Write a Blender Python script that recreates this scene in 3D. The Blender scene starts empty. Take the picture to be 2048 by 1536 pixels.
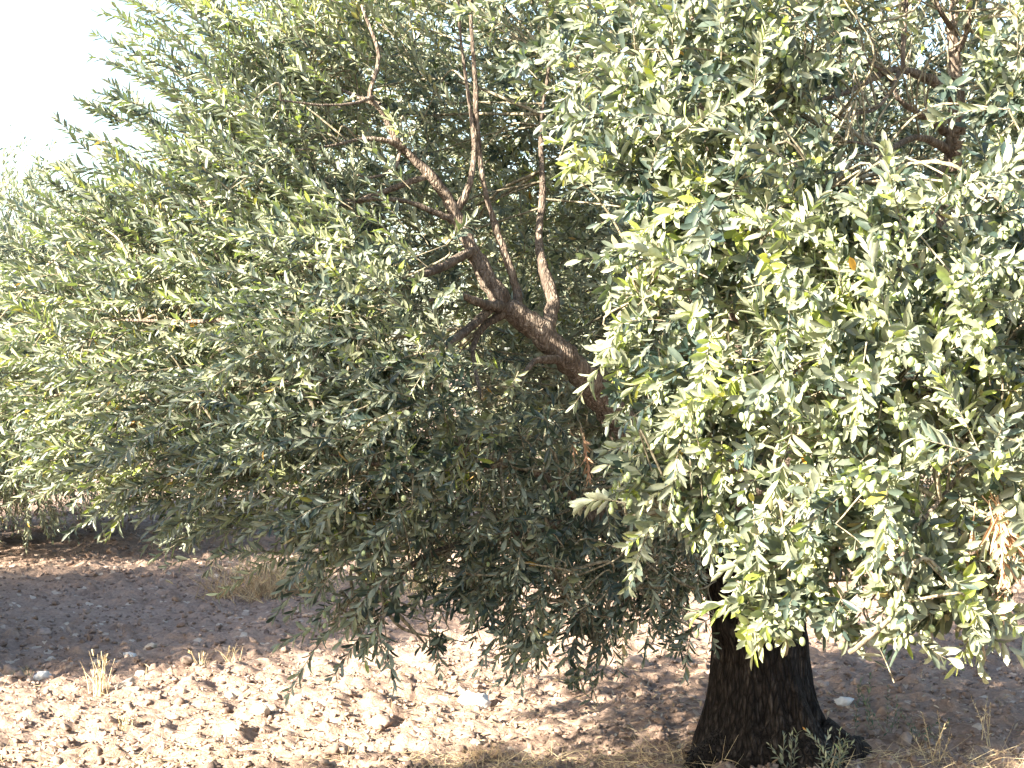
import bpy, math, random
import numpy as np
from mathutils import Vector, Matrix

# ------------------------------------------------------------------ camera, sky, sun
F = 3822.0; HZ = 726.0; CAMH = 1.6
scn = bpy.context.scene
col = scn.collection
PITCH = -math.atan((768.0 - HZ) / F)
cam = bpy.data.objects.new('camera', bpy.data.cameras.new('camera'))
cam.data.sensor_width = 36.0
cam.data.lens = 36.0 * F / 2048.0
cam.data.clip_start = 0.05
cam.data.clip_end = 3000.0
cam.location = (0, 0, CAMH)
cam.rotation_euler = (math.radians(90) + PITCH, 0, 0)
col.objects.link(cam)
scn.camera = cam
scn.render.resolution_x = 1024
scn.render.resolution_y = 768

SUN_AZ = math.radians(-130)      # measured from +Y towards +X: behind the camera, to its left
SUN_EL = math.radians(25)
sd = Vector((math.sin(SUN_AZ) * math.cos(SUN_EL), math.cos(SUN_AZ) * math.cos(SUN_EL), math.sin(SUN_EL)))
sun = bpy.data.objects.new('sun', bpy.data.lights.new('sun', 'SUN'))
sun.data.energy = 5.0
sun.data.angle = math.radians(0.53)
sun.data.color = (1.0, 0.90, 0.755)
sun.rotation_euler = sd.to_track_quat('Z', 'Y').to_euler()
col.objects.link(sun)

world = bpy.data.worlds.new("World")
scn.world = world
world.use_nodes = True
wn = world.node_tree
for n in list(wn.nodes): wn.nodes.remove(n)
sky = wn.nodes.new('ShaderNodeTexSky'); sky.sky_type = 'NISHITA'; sky.sun_disc = False
sky.sun_elevation = SUN_EL; sky.sun_rotation = SUN_AZ
sky.dust_density = 1.5; sky.air_density = 1.0; sky.ozone_density = 1.0
bg = wn.nodes.new('ShaderNodeBackground'); bg.inputs['Strength'].default_value = 0.075
wo = wn.nodes.new('ShaderNodeOutputWorld')
wn.links.new(sky.outputs[0], bg.inputs[0]); wn.links.new(bg.outputs[0], wo.inputs[0])

scn.view_settings.view_transform = 'Standard'
scn.view_settings.look = 'None'
scn.view_settings.exposure = 2.82
scn.view_settings.gamma = 1.0
scn.view_settings.use_curve_mapping = False

rng = np.random.default_rng(11)
random.seed(5)

def at(px, py, d):
    """point of the place seen at photo pixel (px,py), d metres in front of the camera"""
    u = (px - 1024.0) / F; v = -(py - 768.0) / F
    cp, sp = math.cos(PITCH), math.sin(PITCH)
    y = cp - v * sp; z = sp + v * cp
    k = d / y
    return np.array([u * k, d, CAMH + z * k])

def proj(P):
    P = np.atleast_2d(P)
    cp, sp = math.cos(PITCH), math.sin(PITCH)
    dy = P[:, 1]; dz = P[:, 2] - CAMH
    fw = dy * cp + dz * sp; up = -dy * sp + dz * cp
    fw = np.maximum(fw, 1e-3)
    return 1024 + F * P[:, 0] / fw, 768 - F * up / fw

# ------------------------------------------------------------------ mesh helpers
def tag(o, label=None, cat=None, group=None, kind=None):
    if label: o['label'] = label
    if cat: o['category'] = cat
    if group: o['group'] = group
    if kind: o['kind'] = kind
    return o

def empty(name, loc):
    o = bpy.data.objects.new(name, None); o.location = loc
    o.empty_display_size = 0.2
    col.objects.link(o)
    return o

class MB:
    """collects vertex / face blocks and links them as one mesh"""
    def __init__(s):
        s.v = []; s.q = []; s.t = []; s.n = 0; s.qt = []; s.tt = []
    def add(s, v, quads=None, tris=None, tone=0.5):
        v = np.asarray(v, float).reshape(-1, 3)
        if quads is not None and len(quads):
            quads = np.asarray(quads, int).reshape(-1, 4)
            s.q.append(quads + s.n)
            s.qt.append(np.broadcast_to(np.asarray(tone, float), (len(quads),)) if not isinstance(tone, list) else np.asarray(tone[0], float))
        if tris is not None and len(tris):
            tris = np.asarray(tris, int).reshape(-1, 3)
            s.t.append(tris + s.n)
            s.tt.append(np.broadcast_to(np.asarray(tone, float), (len(tris),)) if not isinstance(tone, list) else np.asarray(tone[-1], float))
        s.v.append(v); s.n += len(v)
    def build(s, name, mat, parent=None, origin=(0, 0, 0), smooth=True):
        V = np.concatenate(s.v) - np.asarray(origin, float)
        Q = np.concatenate(s.q) if s.q else np.zeros((0, 4), int)
        T = np.concatenate(s.t) if s.t else np.zeros((0, 3), int)
        me = bpy.data.meshes.new(name)
        nq, nt = len(Q), len(T)
        me.vertices.add(len(V)); me.vertices.foreach_set('co', V.astype(np.float32).ravel())
        me.loops.add(nq * 4 + nt * 3)
        me.loops.foreach_set('vertex_index', np.concatenate([Q.ravel(), T.ravel()]).astype(np.int32))
        me.polygons.add(nq + nt)
        st = np.concatenate([np.arange(nq) * 4, nq * 4 + np.arange(nt) * 3]).astype(np.int32)
        me.polygons.foreach_set('loop_start', st)
        if smooth: me.polygons.foreach_set('use_smooth', np.ones(nq + nt, bool))
        tone = np.concatenate(s.qt + s.tt) if (s.qt or s.tt) else np.zeros(0)
        at_ = me.attributes.new('tone', 'FLOAT', 'FACE')
        at_.data.foreach_set('value', tone.astype(np.float32))
        me.materials.append(mat)
        me.update(calc_edges=True)
        o = bpy.data.objects.new(name, me)
        col.objects.link(o)
        if parent is not None: o.parent = parent
        else: o.location = origin
        return o

def nrm(a):
    return a / np.maximum(np.linalg.norm(a, axis=-1, keepdims=True), 1e-9)

def smooth_path(pts, n=6):
    """Catmull-Rom through points (rows x,y,z,radius)"""
    P = np.asarray(pts, float)
    P = np.vstack([2 * P[0] - P[1], P, 2 * P[-1] - P[-2]])
    out = []
    for i in range(1, len(P) - 2):
        for k in range(n):
            t = k / n
            a, b, c, d = P[i - 1], P[i], P[i + 1], P[i + 2]
            out.append(0.5 * ((2 * b) + (c - a) * t + (2 * a - 5 * b + 4 * c - d) * t * t + (3 * b - a - 3 * c + d) * t ** 3))
    out.append(P[-2])
    return np.array(out)

def tube(mb, pts, sides=8, lump=0.0, tone=0.5, flute=None, seed=0):
    """pts rows x,y,z,r ; parallel-transported rings"""
    P = np.asarray(pts, float); n = len(P)
    c = P[:, :3]; r = P[:, 3]
    t = np.gradient(c, axis=0); t = nrm(t)
    u = np.cross(t[0], [0.3, 0.9, 0.1]); u = u / np.linalg.norm(u)
    rs = np.random.default_rng(seed + 17)
    V = np.zeros((n, sides, 3))
    ang = np.arange(sides) / sides * 2 * np.pi
    ph = rs.uniform(0, 6.28, 6)
    for i in range(n):
        u = u - t[i] * np.dot(u, t[i]); u /= np.linalg.norm(u)
        w = np.cross(t[i], u)
        rad = r[i] * np.ones(sides)
        if lump:
            rad = rad * (1 + lump * (np.sin(2 * ang + ph[0] + i * .35) * .5 + np.sin(3 * ang + ph[1] - i * .27) * .4 + rs.normal(0, .25, sides)))
        if flute is not None: rad = rad * flute(ang, i / (n - 1))
        V[i] = c[i] + rad[:, None] * (np.cos(ang)[:, None] * u + np.sin(ang)[:, None] * w)
    idx = np.arange(n * sides).reshape(n, sides)
    a = idx[:-1]; b = idx[1:]
    Q = np.stack([a, np.roll(a, -1, 1), np.roll(b, -1, 1), b], -1).reshape(-1, 4)
    vv = np.vstack([V.reshape(-1, 3), c[-1] + t[-1] * r[-1] * .6])
    tip = n * sides
    T = np.stack([idx[-1], np.roll(idx[-1], -1), np.full(sides, tip)], -1)
    mb.add(vv, Q, T, tone)

# ------------------------------------------------------------------ materials
def newmat(name):
    m = bpy.data.materials.new(name); m.use_nodes = True
    nt = m.node_tree
    b = nt.nodes['Principled BSDF']; out = nt.nodes['Material Output']
    return m, nt, b, out
def N(nt, typ, **kw):
    n = nt.nodes.new(typ)
    for k, v in kw.items():
        if k in n.inputs.keys(): n.inputs[k].default_value = v
        else: setattr(n, k, v)
    return n
def ramp(nt, src, stops, interp='LINEAR'):
    r = nt.nodes.new('ShaderNodeValToRGB'); r.color_ramp.interpolation = interp
    e = r.color_ramp.elements
    while len(e) < len(stops): e.new(0.5)
    for i, (p, c) in enumerate(stops):
        e[i].position = p; e[i].color = (*c, 1)
    nt.links.new(src, r.inputs[0]); return r
def mix(nt, fac, a, b, blend='MIX'):
    m = nt.nodes.new('ShaderNodeMix'); m.data_type = 'RGBA'; m.blend_type = blend
    for s, v in ((0, fac), (6, a), (7, b)):
        if hasattr(v, 'is_linked') or hasattr(v, 'links'): nt.links.new(v, m.inputs[s])
        elif s == 0: m.inputs[0].default_value = v
        else: m.inputs[s].default_value = (*v, 1)
    return m.outputs[2]

def leaf_material(name, top, under, trans, rough=0.42):
    m, nt, b, out = newmat(name)
    L = nt.links
    tone = N(nt, 'ShaderNodeAttribute', attribute_name='tone').outputs['Fac']
    tr = ramp(nt, tone, top); ur = ramp(nt, tone, under)
    geo = N(nt, 'ShaderNodeNewGeometry')
    base = mix(nt, geo.outputs['Backfacing'], tr.outputs[0], ur.outputs[0])
    tc = N(nt, 'ShaderNodeTexCoord')
    no = N(nt, 'ShaderNodeTexNoise', Scale=60.0, Detail=2.0); L.new(tc.outputs['Object'], no.inputs['Vector'])
    vr = ramp(nt, no.outputs[0], [(0.3, (0.75, 0.75, 0.75)), (0.7, (1.2, 1.2, 1.2))])
    base2 = mix(nt, 1.0, base, vr.outputs[0], 'MULTIPLY')
    L.new(base2, b.inputs['Base Color'])
    b.inputs['Roughness'].default_value = rough
    b.inputs['Specular IOR Level'].default_value = 0.45
    tl = N(nt, 'ShaderNodeBsdfTranslucent')
    tcol = ramp(nt, tone, trans); L.new(tcol.outputs[0], tl.inputs[0])
    mx = N(nt, 'ShaderNodeAddShader')
    L.new(b.outputs[0], mx.inputs[0]); L.new(tl.outputs[0], mx.inputs[1])
    L.new(mx.outputs[0], out.inputs[0])
    return m

TOP = [(0.0, (0.020, 0.036, 0.030)), (0.22, (0.050, 0.070, 0.055)), (0.48, (0.150, 0.166, 0.120)), (0.85, (0.26, 0.270, 0.165)), (0.93, (0.20, 0.25, 0.05)), (0.975, (0.28, 0.26, 0.05)), (1.0, (0.42, 0.20, 0.03))]  # dark end cooled to teal, the tint of shaded foliage put into the colour
UND = [(0.0, (0.19, 0.215, 0.165)), (0.5, (0.33, 0.35, 0.245)), (0.88, (0.30, 0.33, 0.22)), (1.0, (0.36, 0.24, 0.08))]
TRA = [(0.0, (0.008, 0.015, 0.004)), (0.5, (0.020, 0.032, 0.006)), (0.9, (0.085, 0.120, 0.012)), (1.0, (0.16, 0.09, 0.012))]
M_LEAF = leaf_material('olive_leaf', TOP, UND, TRA)
M_DEAD = leaf_material('dead_leaf', [(0, (0.34, 0.20, 0.11)), (1, (0.50, 0.33, 0.19))], [(0, (0.38, 0.22, 0.13)), (1, (0.5, 0.32, 0.2))], [(0, (0.05, 0.02, 0.005)), (1, (0.08, 0.035, 0.01))])

M_LITTER = leaf_material('fallen_leaf', [(0, (0.16, 0.11, 0.07)), (.5, (0.28, 0.21, 0.13)), (1, (0.40, 0.33, 0.22))], [(0, (0.26, 0.22, 0.17)), (1, (0.42, 0.37, 0.28))], [(0, (0.01, 0.006, 0.002)), (1, (0.02, 0.01, 0.003))])

def bark_material(name, dark, mid, light, zscale, bump, scale=30, crack=.8):
    m, nt, b, out = newmat(name); L = nt.links
    tc = N(nt, 'ShaderNodeTexCoord'); mp = N(nt, 'ShaderNodeMapping')
    L.new(tc.outputs['Object'], mp.inputs[0]); mp.inputs['Scale'].default_value = (1, 1, zscale)
    n1 = N(nt, 'ShaderNodeTexNoise', Scale=float(scale), Detail=8.0, Roughness=0.65); L.new(mp.outputs[0], n1.inputs['Vector'])
    n2 = N(nt, 'ShaderNodeTexVoronoi', Scale=scale * 1.3); n2.feature = 'DISTANCE_TO_EDGE'
    L.new(mp.outputs[0], n2.inputs['Vector'])
    n3 = N(nt, 'ShaderNodeTexNoise', Scale=5.0, Detail=3.0); L.new(tc.outputs['Object'], n3.inputs['Vector'])
    r = ramp(nt, n1.outputs[0], [(0.3, dark), (0.52, mid), (0.72, light)])
    er = ramp(nt, n2.outputs[0], [(0.0, (0.25, 0.22, 0.2)), (0.18, (1, 1, 1))])
    c = mix(nt, crack, r.outputs[0], er.outputs[0], 'MULTIPLY')
    lr = ramp(nt, n3.outputs[0], [(0.35, (0.75, 0.72, 0.7)), (0.65, (1.25, 1.2, 1.15))])
    c = mix(nt, 1.0, c, lr.outputs[0], 'MULTIPLY')
    L.new(c, b.inputs['Base Color']); b.inputs['Roughness'].default_value = 0.9
    b.inputs['Specular IOR Level'].default_value = 0.15
    ad = N(nt, 'ShaderNodeMath', operation='ADD'); mu = N(nt, 'ShaderNodeMath', operation='MULTIPLY')
    mn = N(nt, 'ShaderNodeMath', operation='MINIMUM'); L.new(n2.outputs[0], mn.inputs[0]); mn.inputs[1].default_value = 0.25
    L.new(mn.outputs[0], mu.inputs[0]); mu.inputs[1].default_value = 3.0
    L.new(n1.outputs[0], ad.inputs[0]); L.new(mu.outputs[0], ad.inputs[1])
    bp = N(nt, 'ShaderNodeBump', Strength=bump, Distance=0.02); L.new(ad.outputs[0], bp.inputs['Height'])
    L.new(bp.outputs[0], b.inputs['Normal'])
    return m
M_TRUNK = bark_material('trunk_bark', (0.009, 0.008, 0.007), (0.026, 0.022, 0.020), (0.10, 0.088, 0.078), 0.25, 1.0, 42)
M_BARK = bark_material('limb_bark', (0.07, 0.056, 0.046), (0.18, 0.148, 0.12), (0.38, 0.335, 0.28), 0.3, 0.6, 70, .3)
M_TWIG = bark_material('twig_bark', (0.22, 0.20, 0.15), (0.30, 0.28, 0.20), (0.38, 0.35, 0.27), 0.5, 0.1, 40)

def simple(name, stops, rough=0.8, spec=0.2, scale=20.0, bump=0.0, attr=True, sss=None):
    m, nt, b, out = newmat(name); L = nt.links
    tc = N(nt, 'ShaderNodeTexCoord')
    no = N(nt, 'ShaderNodeTexNoise', Scale=scale, Detail=5.0); L.new(tc.outputs['Object'], no.inputs['Vector'])
    if attr:
        a = N(nt, 'ShaderNodeAttribute', attribute_name='tone').outputs['Fac']
        r = ramp(nt, a, stops)
    else:
        oi = N(nt, 'ShaderNodeObjectInfo'); r = ramp(nt, oi.outputs['Random'], stops)
    v = ramp(nt, no.outputs[0], [(0.3, (0.72, 0.72, 0.72)), (0.7, (1.2, 1.2, 1.2))])
    c = mix(nt, 1.0, r.outputs[0], v.outputs[0], 'MULTIPLY')
    L.new(c, b.inputs['Base Color']); b.inputs['Roughness'].default_value = rough
    b.inputs['Specular IOR Level'].default_value = spec
    if bump:
        bp = N(nt, 'ShaderNodeBump', Strength=bump, Distance=0.01); L.new(no.outputs[0], bp.inputs['Height'])
        L.new(bp.outputs[0], b.inputs['Normal'])
    return m
FR = [(0.0, (0.20, 0.26, 0.12)), (0.6, (0.30, 0.36, 0.17)), (1.0, (0.38, 0.43, 0.22))]
M_FRUIT = simple('olive_fruit_skin', FR, 0.38, 0.5, 120.0, attr=False)
M_FRUITS = simple('olive_fruits_skin', FR, 0.38, 0.5, 120.0)
M_CLOD = simple('clod_soil', [(0.0, (0.18, 0.128, 0.102)), (0.5, (0.30, 0.228, 0.186)), (0.9, (0.40, 0.32, 0.265)), (1.0, (0.56, 0.50, 0.44))], 0.95, 0.1, 45.0, 0.5)
M_STONE = simple('pale_stone', [(0.0, (0.36, 0.29, 0.23)), (1.0, (0.52, 0.46, 0.39))], 0.85, 0.2, 25.0, 0.5, attr=False)
M_WSTONE = simple('white_stone', [(0.0, (0.55, 0.54, 0.52)), (1.0, (0.62, 0.62, 0.61))], 0.8, 0.2, 25.0, 0.4, attr=False)
M_STRAW = simple('straw', [(0.0, (0.36, 0.25, 0.15)), (0.5, (0.54, 0.42, 0.25)), (1.0, (0.70, 0.59, 0.36))], 0.7, 0.3, 30.0)
M_WEED = simple('weed_leaf', [(0.0, (0.06, 0.10, 0.07)), (0.6, (0.12, 0.17, 0.10)), (1.0, (0.25, 0.27, 0.14))], 0.6, 0.3, 30.0)

def ground_material():
    m, nt, b, out = newmat('tilled_soil'); L = nt.links
    tc = N(nt, 'ShaderNodeTexCoord'); P = tc.outputs['Object']
    n0 = N(nt, 'ShaderNodeTexNoise', Scale=0.45, Detail=3.0); L.new(P, n0.inputs['Vector'])
    n1 = N(nt, 'ShaderNodeTexNoise', Scale=7.0, Detail=8.0, Roughness=0.65); L.new(P, n1.inputs['Vector'])
    n2 = N(nt, 'ShaderNodeTexNoise', Scale=45.0, Detail=6.0, Roughness=0.7); L.new(P, n2.inputs['Vector'])
    v = N(nt, 'ShaderNodeTexVoronoi', Scale=26.0); L.new(P, v.inputs['Vector'])
    c1 = ramp(nt, n1.outputs[0], [(0.25, (0.21, 0.152, 0.122)), (0.5, (0.31, 0.236, 0.194)), (0.75, (0.38, 0.30, 0.25))])
    c2 = ramp(nt, n2.outputs[0], [(0.3, (0.72, 0.70, 0.68)), (0.7, (1.22, 1.2, 1.18))])
    c = mix(nt, 1.0, c1.outputs[0], c2.outputs[0], 'MULTIPLY')
    cp = ramp(nt, v.outputs['Color'], [(0.86, (0, 0, 0)), (0.9, (1, 1, 1))], 'LINEAR')
    c = mix(nt, cp.outputs[0], c, (0.5, 0.43, 0.36))
    c0 = ramp(nt, n0.outputs[0], [(0.35, (0.88, 0.84, 0.80)), (0.65, (1.1, 1.08, 1.05))])
    c = mix(nt, 1.0, c, c0.outputs[0], 'MULTIPLY')
    L.new(c, b.inputs['Base Color']); b.inputs['Roughness'].default_value = 0.97
    b.inputs['Specular IOR Level'].default_value = 0.08
    ad = N(nt, 'ShaderNodeMath', operation='ADD'); L.new(n2.outputs[0], ad.inputs[0])
    mu = N(nt, 'ShaderNodeMath', operation='MULTIPLY'); L.new(v.outputs['Distance'], mu.inputs[0]); mu.inputs[1].default_value = -0.6
    L.new(mu.outputs[0], ad.inputs[1])
    bp = N(nt, 'ShaderNodeBump', Strength=0.8, Distance=0.025); L.new(ad.outputs[0], bp.inputs['Height'])
    L.new(bp.outputs[0], b.inputs['Normal'])
    return m
M_GROUND = ground_material()

# ------------------------------------------------------------------ ground
def vnoise(x, y, seed=0):
    xi = np.floor(x).astype(np.int64); yi = np.floor(y).astype(np.int64)
    xf = x - xi; yf = y - yi
    def h(a, b):
        n = (a * 374761393 + b * 668265263 + seed * 974634777) & 0x7fffffff
        n = ((n ^ (n >> 13)) * 1274126177) & 0x7fffffff
        n = n ^ (n >> 16)
        return (n & 0xffff) / 65535.0
    u = xf * xf * (3 - 2 * xf); v = yf * yf * (3 - 2 * yf)
    return (h(xi, yi) * (1 - u) + h(xi + 1, yi) * u) * (1 - v) + (h(xi, yi + 1) * (1 - u) + h(xi + 1, yi + 1) * u) * v

def gz(x, y):
    x = np.asarray(x, float); y = np.asarray(y, float)
    near = np.clip(1.6 - np.hypot(x, y) / 28.0, 0.0, 1.0)
    z = 0.10 * (vnoise(x * .35 + 9, y * .5, 1) - .5) + 0.05 * (vnoise(x * 1.1, y * 1.6, 2) - .5)
    a = np.abs(vnoise(x * 5, y * 6, 3) - .5) * 2
    b_ = vnoise(x * 11, y * 12, 4)
    c = vnoise(x * 24, y * 24, 5)
    z = z + near * (0.035 * (a - .4) + 0.050 * (b_ ** 2 - .3) + 0.028 * (c - .5))
    # earth heaped round the foot of the olive trunk
    rr = np.hypot(x - 1.03, y - 7.65)
    z = z + 0.06 * np.exp(-(rr / 0.5) ** 2)
    return z

def axis(fine, lim, step, grow):
    a = [0.0]
    while a[-1] < fine: a.append(a[-1] + step)
    s = step
    while a[-1] < lim:
        s *= grow; a.append(a[-1] + s)
    return np.array(a)
xa = axis(3.1, 600, 0.021, 1.09); xs = np.concatenate([-xa[:0:-1], xa])
ys = [6.9]
while ys[-1] < 32: ys.append(ys[-1] + ys[-1] * 0.0026)
s = 0.1
while ys[-1] < 900: s *= 1.09; ys.append(ys[-1] + s)
yl = [6.9]; s = 0.05
while yl[-1] > -300: s *= 1.2; yl.append(yl[-1] - s)
ys = np.array(yl[:0:-1] + ys)
X, Y = np.meshgrid(xs, ys)
Z = gz(X, Y)
ny, nx = X.shape
idx = np.arange(nx * ny).reshape(ny, nx)
Q = np.stack([idx[:-1, :-1], idx[:-1, 1:], idx[1:, 1:], idx[1:, :-1]], -1).reshape(-1, 4)
mb = MB(); mb.add(np.stack([X, Y, Z], -1).reshape(-1, 3), Q)
g = mb.build('ground', M_GROUND); tag(g, kind='structure')

# icosphere template
def ico(sub):
    t = (1 + 5 ** .5) / 2
    v = [(-1, t, 0), (1, t, 0), (-1, -t, 0), (1, -t, 0), (0, -1, t), (0, 1, t), (0, -1, -t), (0, 1, -t), (t, 0, -1), (t, 0, 1), (-t, 0, -1), (-t, 0, 1)]
    f = [(0, 11, 5), (0, 5, 1), (0, 1, 7), (0, 7, 10), (0, 10, 11), (1, 5, 9), (5, 11, 4), (11, 10, 2), (10, 7, 6), (7, 1, 8), (3, 9, 4), (3, 4, 2), (3, 2, 6), (3, 6, 8), (3, 8, 9), (4, 9, 5), (2, 4, 11), (6, 2, 10), (8, 6, 7), (9, 8, 1)]
    v = [list(Vector(p).normalized()) for p in v]
    for _ in range(sub):
        mid = {}; nf = []
        def m(a, b):
            k = (min(a, b), max(a, b))
            if k not in mid:
                v.append(list(((Vector(v[a]) + Vector(v[b])) / 2).normalized())); mid[k] = len(v) - 1
            return mid[k]
        for a, b, c in f:
            ab, bc, ca = m(a, b), m(b, c), m(c, a)
            nf += [(a, ab, ca), (b, bc, ab), (c, ca, bc), (ab, bc, ca)]
        f = nf
    return np.array(v), np.array(f)

def rotmats(n, r):
    q = nrm(r.normal(size=(n, 4)))
    w, x, y, z = q.T
    return np.stack([1 - 2 * (y * y + z * z), 2 * (x * y - z * w), 2 * (x * z + y * w), 2 * (x * y + z * w), 1 - 2 * (x * x + z * z), 2 * (y * z - x * w), 2 * (x * z - y * w), 2 * (y * z + x * w), 1 - 2 * (x * x + y * y)], -1).reshape(n, 3, 3)

def rocks(n, r, pos, size, template, flat=0.65, rough=0.28, tone=None):
    v, f = template
    k = len(v)
    rad = 1 + r.normal(0, rough, (n, k)) * .6
    dirs = nrm(r.normal(size=(n, 5, 3)))
    cut = r.uniform(.45, .85, (n, 5))
    P = v[None] * rad[..., None]
    for j in range(5):                                  # chop flat facets
        d = np.einsum('nki,ni->nk', P, dirs[:, j]) - cut[:, j][:, None]
        P = P - .85 * np.maximum(d, 0)[..., None] * dirs[:, j][:, None, :]
    P = P * r.uniform(.7, 1.25, (n, 1, 3))
    P = np.einsum('nij,nkj->nki', rotmats(n, r), P)
    P[..., 2] *= flat
    P = P * size[:, None, None] + pos[:, None, :]
    T = (f[None] + (np.arange(n) * k)[:, None, None]).reshape(-1, 3)
    return P.reshape(-1, 3), T, np.repeat(tone if tone is not None else r.uniform(0, 1, n), len(f))

r = np.random.default_rng(3)
I1 = ico(1); I2 = ico(2)
# clods and gravel of the tilled field: nobody could count them
def scatter_ground(n, dmin, dmax, power, r):
    d = dmin * (dmax / dmin) ** (r.uniform(0, 1, n) ** power)
    x = r.uniform(-1, 1, n) * (d * 0.30 + 0.3)
    return x, d
mb = MB()
n = 26000
x, d = scatter_ground(n, 7.0, 24, 1.15, r)
sz = np.exp(r.normal(math.log(0.0075), 0.5, n)); sz = np.clip(sz, .005, .045) * (0.8 + d / 30)
z = gz(x, d) + sz * .25
P, T, tn = rocks(n, r, np.stack([x, d, z], -1), sz, I1, flat=.8, rough=.5, tone=r.beta(1.4, 3.2, n))
mb.add(P, None, T, tone=[tn])
o = mb.build('soil_clods', M_CLOD, smooth=False)
tag(o, 'crumbly clods and gravel covering the tilled orchard soil', 'clods', kind='stuff')

# stones one could pick up
def stone_at(px, py, size, mat, label, group=None, name='stone', seed=0):
    rr = np.random.default_rng(seed)
    d = CAMH / ((py - HZ) / F)
    p = at(px, py, d); zz = float(gz(p[0], p[1]))
    P, T, tn = rocks(1, rr, np.zeros((1, 3)), np.array([size]), I2, flat=.75, rough=.22)
    b = MB(); b.add(P, None, T)
    o = b.build(name, mat, smooth=False, origin=(0, 0, 0))
    o.location = (p[0], p[1], zz + size * .12)
    tag(o, label, 'stone', group)
    return o
stone_at(262, 1306, .040, M_WSTONE, 'small white angular stone in the shade behind the tall dry grass tuft', seed=1)
stone_at(300, 1290, .036, M_STONE, 'grey stone in the shade right beside the small white angular stone', seed=2)
stone_at(85, 1352, .045, M_WSTONE, 'pale flat stone at the front edge of the shade, near the left photo edge', seed=3)
stone_at(250, 1378, .060, M_STONE, 'pale bleached stone in full sun just right of the tall dry grass tuft', seed=4)
stone_at(940, 1402, .075, M_WSTONE, 'big whitish stone half sunk in sunlit soil below the hanging olive shoots', seed=5)
stone_at(765, 1437, .060, M_CLOD, 'wedge of brown earth with a shaded face, lower middle of the sunlit soil', seed=6)
stone_at(520, 1430, .060, M_STONE, 'pale tan stone standing proud of the sunlit soil, left of the middle', seed=7)
stone_at(1690, 1412, .045, M_WSTONE, 'big white stone in the sun just right of the olive trunk', seed=8)
stone_at(1270, 1340, .070, M_CLOD, 'large reddish clod in the sun left of the olive trunk', seed=9)
sp = []
pre = stone_at(600, 1400, .035, M_STONE, 'small pale stone lying among many like it on the tilled soil', 'small pale stones scattered over the tilled soil', seed=20)
protos = [pre] + [stone_at(100 + 90 * i, 1300 + 23 * i, .03, M_STONE, 'small pale stone lying among many like it on the tilled soil', 'small pale stones scattered over the tilled soil', seed=21 + i) for i in range(6)]
r2 = np.random.default_rng(77)
for i in range(40):
    src = protos[i % 7]
    c = src.copy(); col.objects.link(c)
    dd = 7.6 * (16 / 7.6) ** r2.uniform(0, 1)
    xx = r2.uniform(-1, 1) * dd * .27
    if abs(xx - 1.07) < .4 and abs(dd - 7.95) < .4: xx -= 1.2
    s_ = float(np.exp(r2.normal(-.35, .25)))
    c.scale = (s_, s_, s_)
    c.rotation_euler = (r2.uniform(-.3, .3), r2.uniform(-.3, .3), r2.uniform(0, 6.28))
    c.location = (xx, dd, float(gz(xx, dd)) + .006)

# ------------------------------------------------------------------ leaves and shoots (vectorised)
LT = np.array([[0, 0, 0], [-.36, .26, .06], [0, .28, -.02], [.36, .26, .06], [-.42, .62, .06], [0, .64, -.02], [.42, .62, .06], [0, 1, 0]], float)
LQ = np.array([[1, 2, 5, 4], [2, 3, 6, 5]]); LTR = np.array([[0, 2, 1], [0, 3, 2], [4, 5, 7], [5, 6, 7]])
ST = np.array([[0, 0, 0], [-.45, .48, .06], [.45, .48, .06], [0, 1, 0]], float)
STR = np.array([[0, 2, 1], [1, 2, 3]])

BT = np.array([[0, 0, 0], [-.27, .17, .04], [0, .18, -.02], [.27, .17, .04], [-.46, .48, .06], [0, .5, -.02], [.46, .48, .06], [-.39, .79, .05], [0, .81, -.01], [.39, .79, .05], [0, 1, 0]], float)
BQ = np.array([[1, 2, 5, 4], [2, 3, 6, 5], [4, 5, 8, 7], [5, 6, 9, 8]]); BTR = np.array([[0, 2, 1], [0, 3, 2], [7, 8, 10], [8, 9, 10]])

def add_leaves(mb, P, D, Nn, ln, wd, curl, tone, simple_leaf=False):
    D = nrm(D); S = nrm(np.cross(D, Nn)); Nn = np.cross(S, D)
    tm = ST if simple_leaf == True else (BT if simple_leaf == 'b' else LT)
    n = len(P)
    y = tm[:, 1][None, :, None]
    V = (P[:, None] + S[:, None] * (tm[:, 0][None, :, None] * wd[:, None, None])
         + D[:, None] * (y * ln[:, None, None])
         + Nn[:, None] * (tm[:, 2][None, :, None] * wd[:, None, None] * 3 + (y ** 2) * (curl * ln)[:, None, None]))
    k = len(tm); off = (np.arange(n) * k)[:, None, None]
    if simple_leaf == 'b':
        mb.add(V.reshape(-1, 3), (BQ[None] + off).reshape(-1, 4), (BTR[None] + off).reshape(-1, 3), tone=[np.repeat(tone, 4), np.repeat(tone, 4)])
    elif simple_leaf:
        mb.add(V.reshape(-1, 3), None, (STR[None] + off).reshape(-1, 3), tone=[np.repeat(tone, 2)])
    else:
        mb.add(V.reshape(-1, 3), (LQ[None] + off).reshape(-1, 4), (LTR[None] + off).reshape(-1, 3), tone=[np.repeat(tone, 2), np.repeat(tone, 4)])

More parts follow.
